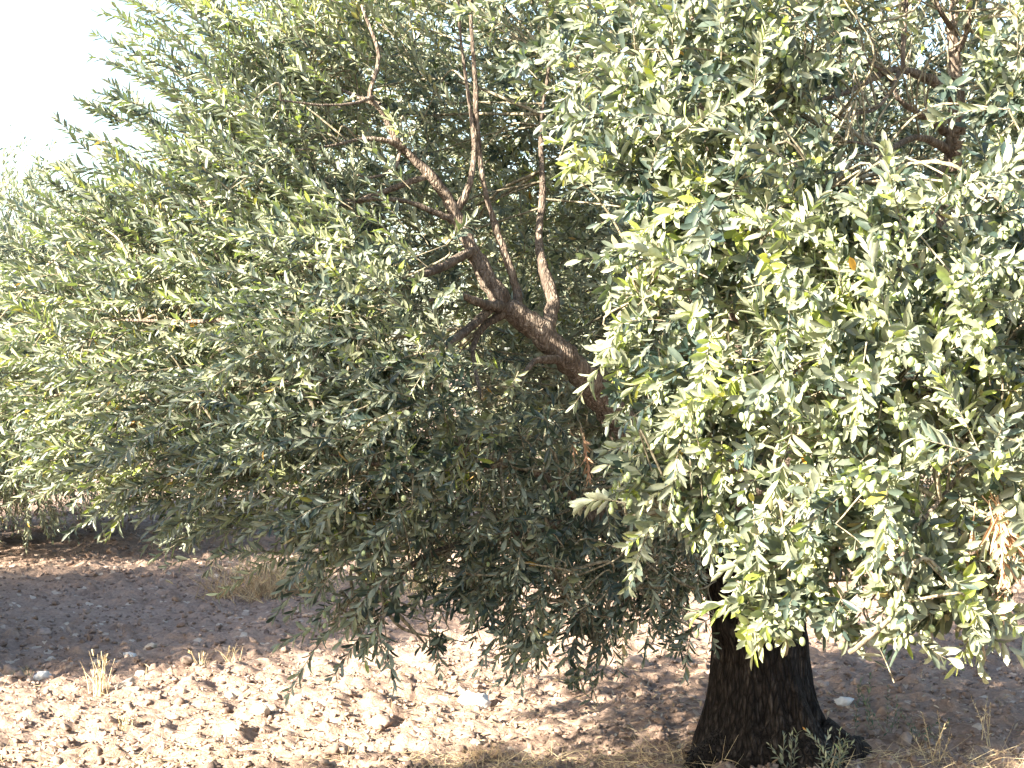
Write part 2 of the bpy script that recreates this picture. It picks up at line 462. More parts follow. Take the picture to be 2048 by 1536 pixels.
def add_shoots(leaf_mb, twig_mb, O, D, Ls, spacing, ln0, wd0, r, droop=0.25, simple_leaf=False, tone_c=None, twig_r=0.0016, spread=(0.65, 1.05), size=None):
    """grows leafy shoots: opposite leaf pairs along a drooping twig. returns leaf node points for fruit"""
    S = len(O); D = nrm(D)
    K = 5
    t = np.linspace(0, 1, K)
    bend = nrm(r.normal(size=(S, 3))) * .12
    dz = -droop * r.uniform(.2, 1.2, S) * (1 - np.abs(D[:, 2]) * .5)
    def pos(tt, i=slice(None)):
        p = O[i] + D[i] * (Ls[i] * tt)[:, None] + bend[i] * (Ls[i] * tt * tt)[:, None]
        p[:, 2] += dz[i] * Ls[i] * tt * tt
        return p
    C = np.stack([pos(np.full(S, k)) for k in t], 1)             # S,K,3
    tan = nrm(np.gradient(C, axis=1))
    # twigs
    u = nrm(np.cross(tan, np.array([.31, .2, .93]))); w = np.cross(tan, u)
    rad = (twig_r * np.linspace(1.5, .5, K))[None, :, None, None]
    ang = np.array([0, 2.094, 4.189])
    V = C[:, :, None] + rad * (np.cos(ang)[None, None, :, None] * u[:, :, None] + np.sin(ang)[None, None, :, None] * w[:, :, None])
    idx = np.arange(S * K * 3).reshape(S, K, 3)
    a = idx[:, :-1]; b = idx[:, 1:]
    Qd = np.stack([a, np.roll(a, -1, 2), np.roll(b, -1, 2), b], -1).reshape(-1, 4)
    twig_mb.add(V.reshape(-1, 3), Qd, None)
    # leaves
    npair = np.maximum((Ls / spacing).astype(int), 3)
    si = np.repeat(np.arange(S), npair)
    ki = np.concatenate([np.arange(k) for k in npair])
    tt = (ki + 1.0) / npair[si]
    tt = np.clip(tt * .9 + .12, 0, 1)
    p = pos(tt, si)
    e = .02
    ax = nrm(pos(np.clip(tt + e, 0, 1.05), si) - pos(tt - e, si))
    ref = nrm(np.cross(ax, np.array([.31, .2, .93]))); ref2 = np.cross(ax, ref)
    ph0 = r.uniform(0, 6.28, S)[si] + ki * 1.5708 + r.normal(0, .25, len(si))
    for sgn in (0, np.pi):
        ph = ph0 + sgn
        side = np.cos(ph)[:, None] * ref + np.sin(ph)[:, None] * ref2
        th = r.uniform(spread[0], spread[1], len(si)) * (1.15 - .55 * tt)
        d = ax * np.cos(th)[:, None] + side * np.sin(th)[:, None]
        n_ = ax * np.sin(th)[:, None] - side * np.cos(th)[:, None]
        d = d + r.normal(0, .16, d.shape)
        n_ = n_ + r.normal(0, .30, d.shape) + np.array([0, 0, .35])
        prof = np.where(tt > .8, .75, 1.0) * r.uniform(.72, 1.15, len(si))
        if size is not None: prof = prof * size[si]
        keep = r.uniform(0, 1, len(si)) < .9
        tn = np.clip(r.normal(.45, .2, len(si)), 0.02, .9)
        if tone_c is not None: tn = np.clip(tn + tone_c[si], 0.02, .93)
        z = r.uniform(0, 1, len(si)); tn = np.where(z > .997, r.uniform(.95, 1.0, len(si)), tn)
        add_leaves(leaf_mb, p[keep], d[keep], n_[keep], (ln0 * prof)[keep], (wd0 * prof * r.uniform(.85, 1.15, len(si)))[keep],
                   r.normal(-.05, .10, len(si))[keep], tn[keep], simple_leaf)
    return p, si

# ------------------------------------------------------------------ main olive tree
BASE = np.array([1.03, 7.65, float(gz(1.03, 7.65)) - .05])
olive = empty('olive_tree', tuple(BASE))
tag(olive, 'big old olive tree with a flared dark trunk and fruit-laden crown filling the photo', 'olive tree')

# trunk: fluted, flaring into roots, leaning a little left
def L3(px, py, d, rad): return [*at(px, py, d), rad]
tr = smooth_path([L3(1542, 1560, 7.65, .37), L3(1540, 1512, 7.65, .32), L3(1534, 1465, 7.65, .255), L3(1530, 1410, 7.65, .215), L3(1527, 1340, 7.65, .185),
                  L3(1522, 1250, 7.64, .178), L3(1500, 1170, 7.66, .175), L3(1468, 1090, 7.7, .17), L3(1440, 1020, 7.8, .165), L3(1425, 960, 7.8, .13)], 8)
def flute(a, t):
    k = max(0.0, 1 - t * 1.6)
    return 1 + (.08 + .13 * k) * np.sin(3 * a + .6 + t * 1.5) * .5 + (.05 + .10 * k) * np.sin(5 * a + 2.1 - t * 2) * .6 + .035 * np.sin(13 * a + t * 4) + .02 * np.sin(23 * a - t * 6)
mb = MB(); tube(mb, tr, 72, 0.0, flute=flute)
# two surface roots
for pts in ([[1.22, 7.65, .10, .10], [1.34, 7.64, .03, .08], [1.45, 7.92, -.02, .06], [1.54, 7.9, -.07, .03]],
            [[.90, 7.6, .10, .10], [.76, 7.5, .02, .07], [.66, 7.42, -.05, .04]]):
    tube(mb, smooth_path(pts, 5), 14, .12)
V = mb.v[0]
rr = np.random.default_rng(8)
V += (vnoise(V[:, 0] * 30 + V[:, 1] * 30, V[:, 2] * 9, 7)[:, None] - .5) * .035 * nrm(V - np.array([1.03, 7.65, 0]) * np.array([1, 1, 0]) - V * np.array([0, 0, 1]))
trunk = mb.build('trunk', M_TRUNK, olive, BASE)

limbs = []   # every limb path, smoothed, kept for hooking branchlets on
def limb(pts, sides=10, name='limb', lump=.07, n=6):
    P = smooth_path([L3(*p) for p in pts], n); P[:, 3] *= (.72 if pts[-1][0] > 1550 else .70)
    rg = np.random.default_rng(len(limbs)); P[:, :3] += rg.normal(0, .10, (len(P), 3)) * np.minimum(P[:, 3:], .04); P[:, 3] *= 1 + .9 * (np.interp(np.arange(len(P)), np.arange(0, len(P) + 4, 2), rg.uniform(-.12, .2, len(np.arange(0, len(P) + 4, 2)))))
    limbs.append(P)
    b = MB(); tube(b, P, sides, lump, seed=len(limbs))
    return b.build(name, M_BARK, olive, BASE)
# the long bough that runs up to the left
limb([(1425, 1060, 7.8, .125), (1345, 985, 7.5, .10), (1255, 870, 7.2, .082), (1190, 780, 7.1, .075), (1130, 715, 7.0, .072), (1070, 655, 6.95, .064), (1010, 610, 6.9, .052),
      (975, 555, 6.9, .044), (940, 490, 6.9, .036), (905, 415, 6.9, .031), (860, 350, 6.85, .025), (800, 290, 6.8, .019), (765, 225, 6.75, .014), (740, 190, 6.7, .012), (757, 110, 6.7, .009), (722, 10, 6.7, .006)], 14)
limb([(1075, 655, 6.95, .04), (1100, 640, 7.0, .036), (1103, 590, 7.05, .031), (1085, 530, 7.1, .027), (1078, 470, 7.2, .022), (1085, 380, 7.3, .017), (1082, 250, 7.4, .011), (1100, 120, 7.4, .007)])
limb([(1030, 625, 6.92, .03), (1035, 590, 7.0, .024), (1018, 530, 7.0, .020), (990, 450, 7.0, .017), (968, 370, 7.0, .014), (955, 270, 7.0, .013), (950, 160, 6.95, .012), (943, 60, 6.95, .010), (938, -60, 6.9, .008)])
limb([(908, 425, 6.9, .022), (925, 400, 6.9, .018), (943, 355, 6.9, .014), (948, 280, 6.95, .011), (935, 180, 7.0, .009), (920, 60, 7.0, .007), (915, -60, 7.0, .006)])
limb([(1012, 615, 6.9, .035), (985, 612, 6.8, .026), (955, 604, 6.7, .020), (915, 590, 6.6, .014), (860, 600, 6.5, .009)])
limb([(1005, 628, 6.88, .024), (968, 652, 6.8, .017), (948, 690, 6.7, .014), (950, 740, 6.6, .010), (965, 800, 6.5, .007)])
limb([(905, 440, 6.9, .022), (870, 425, 6.85, .014), (820, 405, 6.8, .011), (760, 398, 6.7, .008), (690, 400, 6.6, .006)])
limb([(805, 295, 6.8, .016), (770, 280, 6.75, .013), (725, 278, 6.7, .009), (670, 290, 6.6, .006), (600, 300, 6.5, .004)])
limb([(745, 195, 6.7, .011), (700, 208, 6.6, .008), (640, 210, 6.5, .006), (560, 200, 6.4, .004)])
limb([(800, 300, 6.8, .013), (790, 335, 6.75, .009), (745, 355, 6.6, .006), (715, 350, 6.5, .004)])
limb([(1130, 720, 7.0, .03), (1075, 720, 6.8, .016), (1050, 745, 6.7, .011), (1010, 790, 6.5, .008)])
# low limb that carries the hanging skirt on the left
limb([(1330, 985, 7.5, .06), (1250, 1010, 7.2, .04), (1130, 1045, 6.9, .028), (1000, 1070, 6.7, .022), (900, 1095, 6.5, .018), (830, 1125, 6.4, .014), (770, 1180, 6.3, .010), (720, 1250, 6.2, .007)])
limb([(1180, 1030, 7.0, .024), (1100, 960, 6.8, .016), (1000, 930, 6.5, .012), (880, 960, 6.2, .009), (760, 930, 6.0, .007), (620, 900, 5.9, .005)])
limb([(1090, 940, 6.8, .016), (1085, 1040, 6.6, .012), (1110, 1150, 6.5, .009), (1160, 1230, 6.5, .007)])
limb([(1240, 1010, 7.2, .02), (1280, 1100, 7.0, .012), (1250, 1200, 6.8, .008), (1190, 1290, 6.6, .006)])
limb([(950, 500, 6.9, .025), (820, 560, 6.5, .016), (640, 600, 6.3, .012), (450, 640, 6.4, .009), (250, 640, 6.6, .007)])
limb([(1000, 600, 6.9, .028), (850, 720, 6.4, .018), (650, 760, 6.1, .013), (430, 800, 6.3, .009), (260, 800, 6.7, .007)])
limb([(860, 350, 6.85, .018), (640, 420, 6.8, .012), (430, 400, 6.9, .009), (250, 450, 7.1, .007)])
limb([(760, 210, 6.75, .012), (600, 160, 6.9, .009), (450, 190, 7.0, .007)])
# stems that rise inside the right half of the crown
limb([(1430, 1060, 7.8, .15), (1520, 960, 7.3, .11), (1640, 830, 6.7, .085), (1760, 640, 6.2, .065), (1850, 470, 5.95, .052), (1900, 330, 5.85, .042), (1914, 240, 5.8, .034), (1912, 150, 5.8, .026), (1905, 60, 5.8, .021), (1918, -60, 5.8, .017)], 14)
limb([(1913, 205, 5.8, .026), (1895, 175, 5.75, .023), (1850, 155, 5.7, .019), (1790, 140, 5.65, .015), (1730, 165, 5.55, .011), (1680, 190, 5.45, .009), (1600, 205, 5.4, .006)])
limb([(1805, 145, 5.65, .012), (1808, 70, 5.65, .010), (1815, -40, 5.7, .008)])
limb([(1800, 142, 5.65, .011), (1780, 185, 5.5, .009), (1745, 220, 5.4, .007), (1680, 232, 5.3, .005)])
limb([(1895, 265, 5.83, .020), (1850, 235, 5.7, .013), (1800, 200, 5.6, .010), (1775, 150, 5.6, .008), (1720, 110, 5.5, .006), (1700, 60, 5.5, .005)])
limb([(1898, 300, 5.85, .022), (1840, 275, 5.6, .013), (1795, 290, 5.4, .011), (1765, 310, 5.3, .009), (1730, 345, 5.2, .007), (1650, 385, 5.0, .006)])
limb([(1768, 305, 5.3, .008), (1740, 290, 5.25, .006), (1690, 282, 5.2, .004)])
limb([(1905, 60, 5.8, .014), (1880, 20, 5.7, .010), (1850, -60, 5.7, .007)])
limb([(1908, 120, 5.8, .012), (1935, 60, 5.75, .010), (1940, -20, 5.7, .008)])
limb([(1560, 940, 7.2, .08), (1500, 800, 6.9, .05), (1470, 600, 6.6, .035), (1440, 400, 6.3, .025), (1400, 200, 6.2, .018), (1380, -50, 6.2, .012)])
limb([(1480, 640, 6.6, .03), (1420, 560, 6.0, .018), (1350, 560, 5.6, .012), (1290, 590, 5.4, .007)])
limb([(1640, 830, 6.7, .05), (1650, 760, 6.0, .03), (1640, 700, 5.5, .018), (1560, 760, 5.2, .012), (1450, 800, 5.1, .008)])
limb([(1700, 740, 6.4, .04), (1760, 760, 5.6, .025), (1780, 850, 5.0, .015), (1700, 850, 4.8, .010), (1620, 860, 4.6, .006)])
limb([(1770, 760, 5.6, .024), (1880, 800, 5.0, .016), (1940, 900, 4.7, .012), (1880, 1000, 4.5, .008), (1800, 1100, 4.4, .006), (1790, 1230, 4.35, .004)])
limb([(1890, 810, 5.0, .014), (2000, 830, 4.8, .011), (2060, 950, 4.7, .008), (1990, 1150, 4.5, .006), (1940, 1240, 4.45, .004)])
limb([(1640, 820, 6.6, .035), (1580, 900, 6.0, .02), (1520, 950, 5.4, .012), (1430, 990, 5.1, .008), (1340, 1020, 5.0, .005)])
limb([(1780, 850, 5.0, .014), (1720, 980, 4.8, .009), (1640, 1090, 4.65, .006), (1560, 1130, 4.6, .004), (1500, 1145, 4.6, .003)])
limb([(1700, 1020, 4.75, .008), (1660, 1120, 4.65, .005), (1600, 1180, 4.6, .004), (1530, 1215, 4.6, .003)])
limb([(1850, 500, 6.0, .04), (1750, 480, 5.6, .022), (1640, 470, 5.3, .014), (1520, 500, 5.1, .010)])
limb([(1860, 480, 5.9, .04), (1960, 420, 5.6, .024), (2060, 380, 5.4, .016), (2180, 300, 5.4, .010)])
limb([(1545, 900, 7.2, .09), (1650, 760, 8.0, .06), (1760, 500, 8.6, .04), (1820, 200, 9.0, .025)])
limb([(1430, 1020, 7.8, .09), (1380, 800, 8.4, .06), (1300, 550, 8.9, .04), (1200, 250, 9.0, .025)])

# crown lobes: (px, py, depth, radius m, kind) 'f' fruiting droopy near side, 'l' left sweep, 'h' hanging skirt, 'b' back side, 'o' above and beside the frame
LOBES = [
 (560, 60, 7.0, .50, 'l'), (400, 350, 7.0, .42, 'l'), (500, 270, 6.7, .48, 'l'), (215, 540, 7.3, .36, 'l'), (320, 540, 6.7, .48, 'l'), (700, 120, 7.1, .42, 'l'),
 (520, 500, 6.5, .48, 'l'), (690, 520, 6.3, .42, 'l'), (700, 690, 6.05, .46, 'l'), (430, 740, 6.4, .46, 'l'), (200, 740, 7.0, .42, 'l'), (640, 860, 6.05, .44, 'l'),
 (420, 900, 6.4, .34, 'l'), (560, 960, 6.2, .30, 'l'), (760, 960, 6.0, .36, 'h'), (880, 760, 6.2, .32, 'l'), (640, 330, 6.9, .42, 'l'), (240, 880, 6.9, .26, 'l'), (150, 800, 7.3, .32, 'l'), (130, 920, 7.2, .14, 'l'), (290, 970, 6.9, .14, 'l'), (50, 720, 7.6, .35, 'l'), (180, 960, 7.0, .07, 'h'),
 (900, 900, 6.3, .40, 'h'), (1010, 1010, 6.5, .36, 'h'), (1120, 960, 6.9, .40, 'h'), (1130, 1150, 6.6, .34, 'h'), (1010, 1150, 6.4, .22, 'h'), (830, 1060, 6.2, .22, 'h'),
 (700, 1120, 6.15, .22, 'h'), (700, 1230, 6.1, .17, 'h'), (680, 1020, 6.1, .22, 'h'), (370, 1085, 6.8, .11, 'h'), (1180, 1290, 6.55, .17, 'h'), (1175, 1370, 6.55, .08, 'h'), (1300, 1130, 6.8, .28, 'h'),
 (1330, 1210, 6.9, .13, 'h'), (1060, 1280, 6.4, .10, 'h'), (1060, 1180, 6.3, .2, 'h'), (930, 1190, 6.3, .10, 'h'), (870, 1280, 6.3, .06, 'h'), (740, 1290, 6.1, .10, 'h'), (1430, 1200, 7.2, .08, 'h'), (1250, 980, 7.1, .3, 'h'),
 (1180, 540, 9.3, .55, 'b'), (1340, 1080, 7.3, .2, 'h'), (1300, 1200, 7.2, .15, 'h'), (1400, 1120, 7.35, .12, 'h'), (1230, 1170, 7.0, .2, 'h'), (1150, 780, 9.0, .5, 'b'), (850, 950, 7.2, .4, 'b'), (700, 850, 7.3, .45, 'b'), (560, 700, 7.3, .45, 'b'), (1000, 1030, 7.5, .38, 'b'), (1170, 1040, 7.8, .38, 'b'), (500, 880, 7.2, .35, 'b'), (1300, 1020, 8.0, .35, 'b'),
 (850, 60, 8.0, .60, 'b'), (1000, 200, 8.3, .60, 'b'), (1030, 450, 8.5, .60, 'b'), (1080, 0, 8.0, .60, 'b'), (1180, 680, 8.9, .62, 'b'), (1200, 300, 8.6, .60, 'b'), (760, 230, 7.7, .45, 'b'),
 (860, 480, 7.9, .46, 'b'), (960, 760, 8.2, .55, 'b'), (1130, 900, 8.6, .5, 'b'), (1330, 900, 8.8, .5, 'b'), (700, 480, 7.6, .5, 'b'), (500, 450, 7.9, .5, 'b'),
 (1250, 70, 5.9, .40, 'f'), (1420, 120, 5.3, .42, 'f'), (1600, 30, 5.3, .42, 'f'), (1290, 300, 5.4, .26, 'f'), (1380, 300, 5.35, .32, 'f'), (1310, 480, 5.3, .16, 'f'), (1240, 690, 5.4, .12, 'f'), (1330, 690, 5.3, .2, 'f'), (1340, 860, 5.3, .18, 'f'), (1300, 960, 5.1, .11, 'f'), (1250, 1010, 5.1, .08, 'f'), (1450, 960, 5.6, .2, 'f'), (1550, 330, 5.1, .42, 'f'), (1380, 520, 5.25, .26, 'f'), (1560, 600, 4.95, .40, 'f'),
 (1740, 540, 4.9, .38, 'f'), (1940, 480, 5.0, .38, 'f'), (2060, 620, 4.9, .40, 'f'), (1410, 740, 5.15, .26, 'f'), (1600, 790, 4.8, .32, 'f'), (1820, 740, 4.7, .34, 'f'), (1480, 900, 5.0, .24, 'f'),
 (1990, 870, 4.7, .34, 'f'), (1380, 1000, 5.0, .15, 'f'), (1690, 960, 4.6, .26, 'f'), (1870, 970, 4.5, .26, 'f'), (1750, 1110, 4.45, .20, 'f'), (1890, 1150, 4.45, .16, 'f'), (1590, 1050, 4.7, .14, 'f'),
 (1790, 1230, 4.4, .10, 'f'), (1940, 1200, 4.45, .09, 'f'), (1800, 1290, 4.4, .045, 'f'), (1560, 1150, 4.6, .06, 'f'), (1500, 1130, 4.6, .05, 'f'), (1600, 1200, 4.6, .06, 'f'), (1500, 1210, 4.6, .03, 'f'), (1380, 1170, 7.0, .10, 'h'), (1400, 1260, 7.0, .08, 'h'), (1350, 1290, 6.9, .05, 'h'), (1440, 1090, 7.0, .12, 'h'), (1540, 1235, 4.6, .06, 'f'), (2010, 1060, 4.6, .14, 'f'), (1690, 1230, 4.5, .06, 'f'),
 (2000, 60, 5.6, .36, 'f'), (2030, 250, 5.4, .3, 'f'), (1680, 400, 5.2, .2, 'f'), (1560, 160, 5.2, .3, 'f'),
 (1800, 220, 7.1, .55, 'b'), (1650, 420, 7.0, .6, 'b'), (2000, 250, 7.2, .5, 'b'), (1450, 500, 7.6, .6, 'b'), (1600, 750, 7.8, .6, 'b'), (1900, 750, 7.0, .6, 'b'), (1450, 150, 7.4, .7, 'b'), (1700, 0, 7.2, .6, 'b'),
 (900, 150, 9.4, .8, 'o'), (650, 60, 8.4, .6, 'o'), (1080, 350, 9.8, .8, 'o'), (1150, 620, 10.0, .8, 'o'), (1050, -80, 9.0, .8, 'o'), (820, 420, 9.0, .7, 'o'), (600, 420, 8.4, .6, 'o'), (950, 700, 9.4, .6, 'o'),
 (1500, 300, 9.6, .9, 'o'), (1900, 450, 9.4, .9, 'o'), (1750, 750, 9.3, .7, 'o'), (2100, 750, 8.5, .7, 'o'), (1400, 750, 9.6, .6, 'o'),
 (1500, -300, 6.0, .75, 'o'), (900, -300, 7.0, .7, 'o'), (620, -260, 7.2, .5, 'o'), (1900, -300, 6.2, .7, 'o'), (1200, -400, 7.6, .8, 'o'), (1600, -500, 8, .9, 'o'), (2350, 100, 5.8, .7, 'o'), (2350, 550, 5.5, .6, 'o'), (2300, -300, 7, .9, 'o'), (2600, 400, 7.5, .9, 'o'), (2300, 900, 5.6, .45, 'o'),
]
allL = np.vstack(limbs)
bough_px = []
for li in (0, 1, 2, 3, 4, 5, 6, 7, 8, 20, 21, 22, 23, 24, 25, 26):
    P = limbs[li]; u, v = proj(P[:, :3]); u = np.where((u > 1250) & (P[:, 1] > 6.3), -9999, u); bough_px.append(np.stack([u, v, P[:, 1], 12 + P[:, 3] * F / P[:, 1] * .9 + 14 * (P[:, 3] > .012)], -1))
bough_px = np.vstack(bough_px)

leaf = MB(); twig = MB(); fruit_sites = []
r = np.random.default_rng(21)
DENS = {'l': 620, 'h': 400, 'b': 640, 'f': 540, 'o': 190}
CEN = np.array([1.15, 7.6, 1.7])
for (px, py, d, R, kind) in LOBES:
    c = at(px, py, d)
    n = int(DENS[kind] * R * R * (1.0 if R > .25 else 1.25)) + 4
    dirs = nrm(r.normal(size=(n, 3)))
    rad = R * r.uniform(0.08, 1, n) ** .55
    O = c + dirs * rad[:, None] * np.array([1.05, .95, .92])
    out = nrm(O - CEN)
    D = .65 * out + .45 * dirs + .38 * r.normal(size=(n, 3))
    if kind == 'l': D += np.array([-.45, -.25, .5 if py < 620 else .05]); dr = .1 if py < 620 else .2
    elif kind == 'h': D += np.array([-.15, -.2, -.3]) + .3 * r.normal(size=(n, 3)); dr = .4
    elif kind == 'f': D = .45 * out + .4 * dirs + .55 * r.normal(size=(n, 3)) + np.array([-.15, -.35, .12]); dr = .28
    else: D += np.array([0, 0, .1]); dr = .25
    O = O - nrm(D) * .08
    # the boughs that show bare keep bare: no shoots grow in front of them
    u, v = proj(O + nrm(D) * .08)
    keep = np.ones(n, bool)
    for k in range(n):
        q = bough_px[(bough_px[:, 2] > O[k, 1] - .15)]
        if len(q):
            dd = np.hypot(q[:, 0] - u[k], q[:, 1] - v[k]) - q[:, 3]
            if dd.min() < 19 and r.uniform() < .9: keep[k] = False
    # open window into the crown on the upper right and the dark gap in the middle
    w1 = (np.abs(u - 1825) < 125) & (v > -40) & (v < 340) & (O[:, 1] < 6.1)
    w2 = (np.abs(u - 1175) < 70) & (v > 380) & (v < 740) & (O[:, 1] < 8.3)
    w3 = (u > 1400) & (u < 1640) & (v > 1040) & (O[:, 1] > 5) & (O[:, 1] < 8)
    if kind in 'flh':
        cl = np.sin(O[:, 0] * 17 + O[:, 2] * 9) + np.sin(O[:, 2] * 19 - O[:, 0] * 7 + 2) + np.sin(O[:, 1] * 15 + 1)
        keep &= ~((cl < -.9) & (r.uniform(0, 1, n) < .75))
    keep &= ~((w1 | w2 | w3) & (r.uniform(0, 1, n) < np.where(w1, np.where(v > 110, .97, .75), .88)))
    O = O[keep]; D = D[keep]; n = len(O)
    if n == 0: continue
    Ls = r.uniform(.12, .30, n) * {'l': 1.1, 'h': .72}.get(kind, 1.0) * (.8 if R < .15 else 1)
    tc = np.full(n, {'l': 0.0, 'h': -.2, 'b': -.12, 'f': .04, 'o': 0}[kind]) + r.normal(0, .13, n) + r.normal(0, .10)  # 'h' skirt leaves toned down: shade painted into their colour
    ln, wd = {'l': (.055, .0165), 'h': (.054, .016), 'b': (.054, .017), 'f': (.060, .0195), 'o': (.075, .025)}[kind]
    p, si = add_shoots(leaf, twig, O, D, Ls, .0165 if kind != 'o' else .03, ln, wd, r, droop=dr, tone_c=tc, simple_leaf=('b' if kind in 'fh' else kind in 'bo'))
    if kind == 'f' or (kind == 'h' and 560 < px < 1200 and py < 1150) :
        outer = (np.einsum('ij,j->i', p - c, np.array([-.15, -.95, 0])) > .15 * R)
        clump = r.uniform(0, 1, n)[si] < (.5 if kind == 'f' else .14)
        m_ = (r.uniform(0, 1, len(p)) < .42) & outer
        q = p[m_ & clump]
        fruit_sites.append(q + np.array([0, -.02, 0]))
    # branchlets from the nearest limb into the lobe
    j = np.argmin(np.linalg.norm(allL[:, :3] - c, axis=1) + 0.0)
    a = allL[j]
    nb = int(4 + R * 24) if kind not in 'ob' else 4
    for b_ in range(nb):
        e = O[r.integers(0, n)]
        s0 = a[:3] if b_ < 2 else allL[np.argmin(np.linalg.norm(allL[:, :3] - (c * .5 + e * .5), axis=1)), :3]
        mid = (s0 + e) / 2 + r.normal(0, .05, 3) + np.array([0, 0, .04])
        r0 = .0075 if b_ < 2 else .0042
        tube(twig, smooth_path([[*s0, r0], [*mid, r0 * .75], [*e, .0018]], 5), 5)

for q in [l_ for l_ in limbs if 1650 < proj(l_[-1:, :3])[0][0] < 1960 or 1500 < proj(l_[-1:, :3])[0][0] < 1700]:
    for k in range(9):
        a = q[r.integers(2, len(q))]
        if proj(a[None, :3])[1][0] > 420 or a[1] > 6.2: continue
        dv = nrm(np.array([-.5, -.1, .7]) + r.normal(0, .5, 3)); L_ = r.uniform(.12, .32)
        m1 = a[:3] + dv * L_ * .5 + r.normal(0, .015, 3); m2 = a[:3] + dv * L_ + r.normal(0, .02, 3)
        tube(twig, smooth_path([[*a[:3], .004], [*m1, .003], [*m2, .0012]], 4), 5)
crown = leaf.build('crown', M_LEAF, olive, BASE)
twigs = twig.build('twigs', M_TWIG, olive, BASE)

# hanging sprays of leaves seen singly in front of everything
# olives
FS = np.vstack(fruit_sites)
off = r.normal(0, .014, FS.shape); off[:, 2] = -r.uniform(.012, .045, len(FS))
FS = FS + off
fu, fv = proj(FS)
vis = (fu > 0) & (fu < 2048) & (fv > 0) & (fv < 1536)
FS = FS[vis]
order = np.argsort(FS[:, 1] + r.uniform(0, .35, len(FS)))
FS = FS[order]
def fruit_template(seg=10, rings=7):
    v = [[0, 0, 1.0]]
    for i in range(1, rings):
        th = math.pi * i / rings
        for j in range(seg):
            ph = 2 * math.pi * j / seg
            v.append([math.sin(th) * math.cos(ph) * .72, math.sin(th) * math.sin(ph) * .72, math.cos(th) * (1.0 if th < 1.57 else 1.06)])
    v.append([0, 0, -1.1])
    q = []; t = []
    for i in range(rings - 2):
        for j in range(seg):
            a = 1 + i * seg + j; b = 1 + i * seg + (j + 1) % seg
            q.append([a, a + seg, b + seg, b])
    for j in range(seg):
        t.append([0, 1 + j, 1 + (j + 1) % seg]); e = 1 + (rings - 2) * seg
        t.append([len(v) - 1, e + (j + 1) % seg, e + j])
    return np.array(v), np.array(q), np.array(t)
fv_, fq, ft = fruit_template()
proto = None
mb = MB(); mb.add(fv_ * .0115, fq, ft)
for i in range(min(100, len(FS))):
    if proto is None:
        proto = mb.build('olive', M_FRUIT, olive)
        o = proto
    else:
        o = proto.copy(); col.objects.link(o); o.parent = olive
    o.location = tuple(FS[i] - BASE)
    k = r.uniform(.82, 1.12); o.scale = (k, k, k)
    o.rotation_euler = (r.normal(0, .35), r.normal(0, .35), r.uniform(0, 6.28))
    o['group'] = 'green olives hanging on the near branches'
rest = FS[100:]
print('fruit', len(FS), 'leaf verts', leaf.n)
nf = len(rest)
sc = r.uniform(.009, .0125, nf)
R_ = rotmats(nf, r)
V = np.einsum('nij,kj->nki', np.eye(3)[None] * .85 + R_ * .15, fv_) * sc[:, None, None] + rest[:, None]
off = (np.arange(nf) * len(fv_))[:, None, None]
tn = r.uniform(0, 1, nf)
mb = MB(); mb.add(V.reshape(-1, 3), (fq[None] + off).reshape(-1, 4), (ft[None] + off).reshape(-1, 3), tone=[np.repeat(tn, len(fq)), np.repeat(tn, len(ft))])
o = mb.build('olives', M_FRUITS, olive, BASE); o['kind'] = 'stuff'

# dead rust-coloured sprays
def dead_spray(px, py, d, n, direction, ln, label, seed):
    rr = np.random.default_rng(seed)
    c = at(px, py, d)
    lm = MB(); 
    O = c + rr.normal(0, .02, (n, 3)); D = np.array(direction) + rr.normal(0, .3, (n, 3))
    add_shoots(lm, lm, O, D, rr.uniform(.10, .2, n), .02, ln, .011, rr, droop=.6, spread=(.2, .6))
    o = lm.build('dead_spray', M_DEAD, olive, BASE); o['label'] = label
dead_spray(1990, 1000, 4.45, 9, (.15, -.1, -.8), .07, 'withered rust-brown leaf spray hanging at the right edge', 1)
dead_spray(2035, 1060, 4.45, 6, (.1, -.1, -.8), .07, 'withered orange-brown leaf spray at the right edge', 3)
dead_spray(1165, 860, 6.6, 3, (.25, -.3, -.6), .05, 'dead reddish leaf spray below the long bough', 2)

